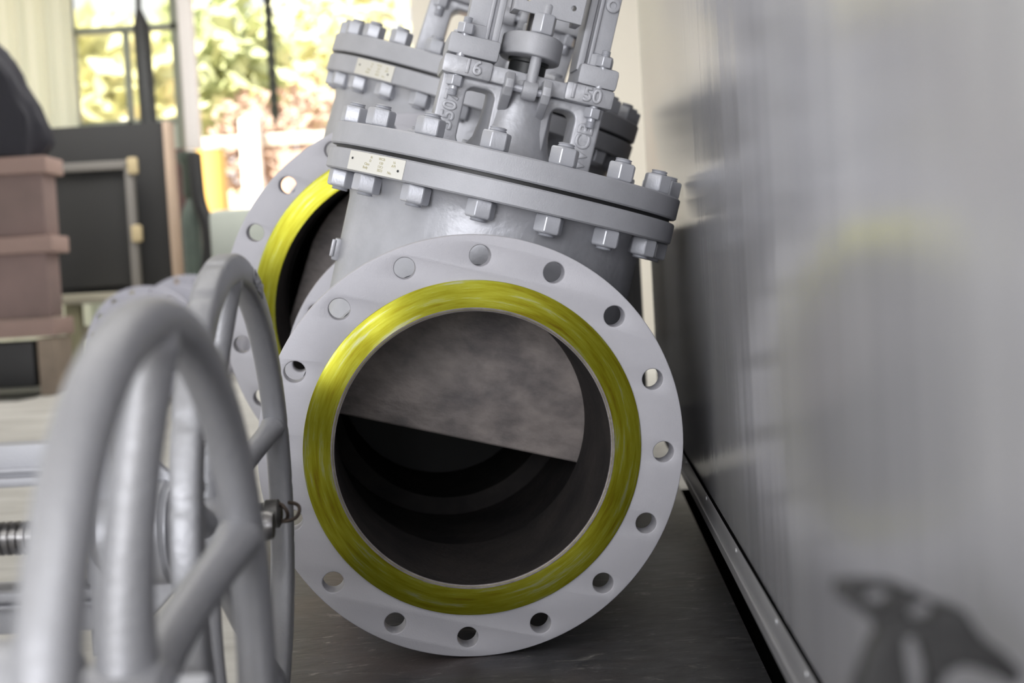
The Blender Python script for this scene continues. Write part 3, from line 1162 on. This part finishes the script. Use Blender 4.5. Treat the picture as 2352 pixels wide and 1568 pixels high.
# ------------------------------------------------------------------ outdoors
o = link('ground_outside', box((0, 42, -.10), (90, 59, .1)), ground_material('dry_ground', (.46, .36, .26), (.62, .53, .42), .4, (1, 1, 1), .9, .4), None)
o['kind'] = 'structure'
WHITE = mat('white_fence_paint', (.88, .84, .80), .6)
t = thing('fence', 'white post and rail fence outside beyond the bright opening', 'fence')
YF = 17.0
for px, w in ((577, 44), (845, 34), (300, 34)):
    link('post', ZB(px - w // 2, px + w // 2, YF, .22, -.05, W(px, 270, YF).z, .02, 400), WHITE, t)
link('rail', PB(280, 306, 980, 332, YF + .22, .08), mat('rail_paint', (.66, .60, .52), .7), t)
t = thing('garden_wall', 'low pinkish brick garden wall outside', 'wall')
link('wall_course', PB(640, 312, 1900, 470, 20, .4, .02), mat('pinkish_brick', (.56, .36, .28), .8, 0, .3, 6, .2, 3), t)
z_ = W(1200, 470, 20).z
link('footing', box((W(1270, 400, 20).x, 20.25, (z_ - .05) / 2), (7.9, .5, z_ + .05)), mat('pinkish_brick', (.5, .3, .2)), t)
t = thing('drum', 'small orange-yellow drum outside beside the white fence post', 'drum')
Yo = 14.5
xo = W(484, 390, Yo).x
zo = W(482, 345, Yo).z
link('drum_side', lathe([(.16, -.05), (.16, zo)], 32, T(xo, Yo, 0)), mat('orange_paint', (.80, .50, .14), .4), t)
link('drum_lid', lathe([(.165, 0), (.165, .04)], 32, T(xo, Yo, zo)), mat('drum_lid', (.85, .8, .7), .5), t)


def leaf_tree(label, x, y, h, crown_r, crown_z, leafcol, nleaf, seed, name='tree', squash=1., ls=.3):
    rn = random.Random(seed)
    root = thing(name, label, 'tree' if name == 'tree' else 'bush', T(x, y, -.05))
    link('trunk', tube([(0, 0, 0), (.05, 0, h * .4), (0, .05, h * .8)], .06 * crown_r, 4, [1, .8, .4]), mat('bark', (.20, .14, .10), .9, 0, .4, 8), root)
    bm = bmesh.new()
    for i in range(nleaf):
        v = Vector((rn.gauss(0, 1), rn.gauss(0, 1), rn.gauss(0, 1))).normalized() * (rn.random() ** .4)
        c = Vector((v.x * crown_r, v.y * crown_r, crown_z + v.z * crown_r * squash))
        a = Vector((rn.gauss(0, 1), rn.gauss(0, 1), rn.gauss(0, 1))).normalized()
        b = a.orthogonal().normalized()
        s = ls * rn.uniform(.6, 1.3)
        bm.faces.new([bm.verts.new(k) for k in (c + a * s, c + b * s * .5, c - a * s, c - b * s * .5)])
    me = bpy.data.meshes.new('leaves')
    bm.to_mesh(me)
    bm.free()
    link('foliage', me, leafcol, root)
    return root


def leafmat(name, c, c2):
    return mat(name, c, .7, 0, 0, 1, .3, .5, col2=c2, spec=.2)


LG = leafmat('leaf_green', (.60, .64, .36), (.48, .53, .30))
LY = leafmat('leaf_yellow', (.76, .74, .45), (.62, .62, .38))
LB = leafmat('leaf_brown', (.60, .47, .37), (.45, .33, .27))
xx = lambda px, Y: W(px, 300, Y).x
leaf_tree('yellow-green tree outside, left of the hanging chain', xx(505, 27), 27, 4.2, 1.5, 4.9, LG, 700, 1)
leaf_tree('pale yellow tree outside, right of the hanging chain', xx(790, 36), 36, 5.5, 2.3, 6.4, LY, 700, 2)
leaf_tree('green tree outside seen through the left window', xx(235, 20), 20, 3.4, 1.25, 3.4, LY, 900, 3)
leaf_tree('brown leafless bush outside, lowest by the fence post', xx(590, 22.5), 22.5, 2.6, .85, 2.9, LB, 520, 4, 'bush', 1.1, .13)
leaf_tree('brown dry bush outside close to the rear valve', xx(725, 24), 24, 2.8, .95, 3.3, LB, 420, 5, 'bush', 1., .13)
t = thing('far_building', 'pale cream building far behind the trees outside', 'building')
link('facade', box((1.5, 44, 1.9), (40, 1, 4.0)), mat('far_cream', (.80, .68, .48), .8, 0, 0, 1, .12, .4), t)

# ------------------------------------------------------------------ black bracket close to the camera, lower right
Yk = .545


def kp(x, y):
    v = W(1850 + x * .2134, 1280 + y * .2134, Yk)
    return (v.x, v.z)


outline = [(310, 300), (360, 250), (600, 235), (940, 262), (1180, 360), (1420, 485), (1560, 500), (1690, 560), (1790, 720), (1890, 850), (2100, 1000), (2270, 1180), (2290, 1260), (2210, 1349),
           (2060, 1265), (1820, 1160), (1650, 1130), (1500, 1200), (1410, 1349), (1385, 1700), (1290, 1700), (1300, 1349), (1300, 1200), (1225, 940), (1130, 820), (1040, 830), (1035, 1000), (1095, 1349), (1140, 1700), (480, 1700), (530, 1349), (620, 1120), (700, 900), (770, 800),
           (740, 690), (600, 590), (450, 480), (330, 390)]
h1_ = [(760 + 160 * math.cos(a), 415 + 92 * math.sin(a)) for a in [2 * PI * i / 20 for i in range(20)]]
h2_ = [(1235 + 150 * math.cos(a), 560 + 96 * math.sin(a)) for a in [2 * PI * i / 20 for i in range(20)]]
MXZ = Matrix(((1, 0, 0, 0), (0, 0, 1, 0), (0, 1, 0, 0), (0, 0, 0, 1)))
t = thing('cast_bracket', 'small black cast bracket with two holes and an arched handle, blurred at the lower right', 'bracket')
link('bracket_plate', plate2d([[kp(*p_) for p_ in outline], [kp(*p_) for p_ in h1_], [kp(*p_) for p_ in h2_]], .011, .0009, T(0, Yk, 0) @ MXZ, 3), mat('black_cast', (.016, .016, .017), .5, .2, .4, 50, .4, 20), t)
for a, b in ((500, 1130), (1290, 1400)):
    x0, z0 = kp(a, 1690)
    x1, _ = kp(b, 1690)
    link('leg', box(((x0 + x1) / 2, Yk, z0 / 2 + .003), (x1 - x0, .014, z0 - .0), .003), BLACK, t)
link('foot', box((kp(900, 0)[0], Yk, .005), (.07, .07, .01), .003), BLACK, t)

# ------------------------------------------------------------------ roof, light, world
rf = link('ceiling', box((0, 4.3, 3.45), (16, 16, .1)), mat('ceiling_white', (.6, .6, .6), .8), None)
struct(rf)
sun = bpy.data.lights.new('sun', 'SUN')
sun.energy = 11.5
sun.angle = R(1.5)
sun.color = (1, .93, .80)
so = bpy.data.objects.new('sun', sun)
COL.objects.link(so)
so.rotation_euler = Vector((.35, .75, -.95)).to_track_quat('-Z', 'Y').to_euler()


def area(name, loc, target, sx, sy, e, col):
    l = bpy.data.lights.new(name, 'AREA')
    l.shape = 'RECTANGLE'
    l.size, l.size_y = sx, sy
    l.energy = e
    l.color = col
    o = bpy.data.objects.new(name, l)
    COL.objects.link(o)
    o.location = loc
    o.rotation_euler = (Vector(target) - Vector(loc)).to_track_quat('-Z', 'Y').to_euler()
    return o


area('hall_window_light', (-1.5, -2.8, 1.2), (0, 2, .45), 2.4, 1.5, 98, (.97, .97, 1.0))
area('fill_front', (.1, -1.6, 3.3), (.1, 1.9, .3), 3.0, .6, 30, (.95, .97, 1.0))  # added overhead fill for the front valve, no fitting known there
area('fill_middle', (-.8, 3.3, 3.35), (-.7, 3.0, 0), 3.0, 1.2, 22, (1, .98, .93))  # added overhead fill between the valves and the back, no known lamp
area('fill_rear', (-1.2, 9.2, 3.35), (-1.0, 10.5, 0), 6.0, 2.0, 215, (1, .98, .93))  # added fill that brightens the far wall and crates, no known lamp

w = bpy.data.worlds.new('sky')
scene.world = w
w.use_nodes = True
bg = w.node_tree.nodes['Background']
bg.inputs[0].default_value = (.93, .95, 1.0, 1)
bg.inputs[1].default_value = .9

cam = bpy.data.cameras.new('camera')
cam.sensor_fit = 'HORIZONTAL'
cam.sensor_width = 36
cam.lens = FPX / 2352 * 36
cam.clip_start = .05
cam.clip_end = 200
cam.dof.use_dof = True
cam.dof.focus_distance = 1.97
cam.dof.aperture_fstop = 4.2
co = bpy.data.objects.new('camera', cam)
COL.objects.link(co)
c, s = math.cos(ROLL), math.sin(ROLL)
right = CX * c - CU * s
up = CX * s + CU * c
M = Matrix((right, up, -CF)).transposed().to_4x4()
M.translation = (0, 0, CAMZ)
co.matrix_world = M
scene.camera = co

vs = scene.view_settings
vs.view_transform = 'Standard'
vs.look = 'None'
vs.gamma = 1
vs.exposure = .45
vs.use_curve_mapping = False
scene.cycles.use_denoising = True
scene.cycles.max_bounces = 8
scene.cycles.sample_clamp_indirect = 6
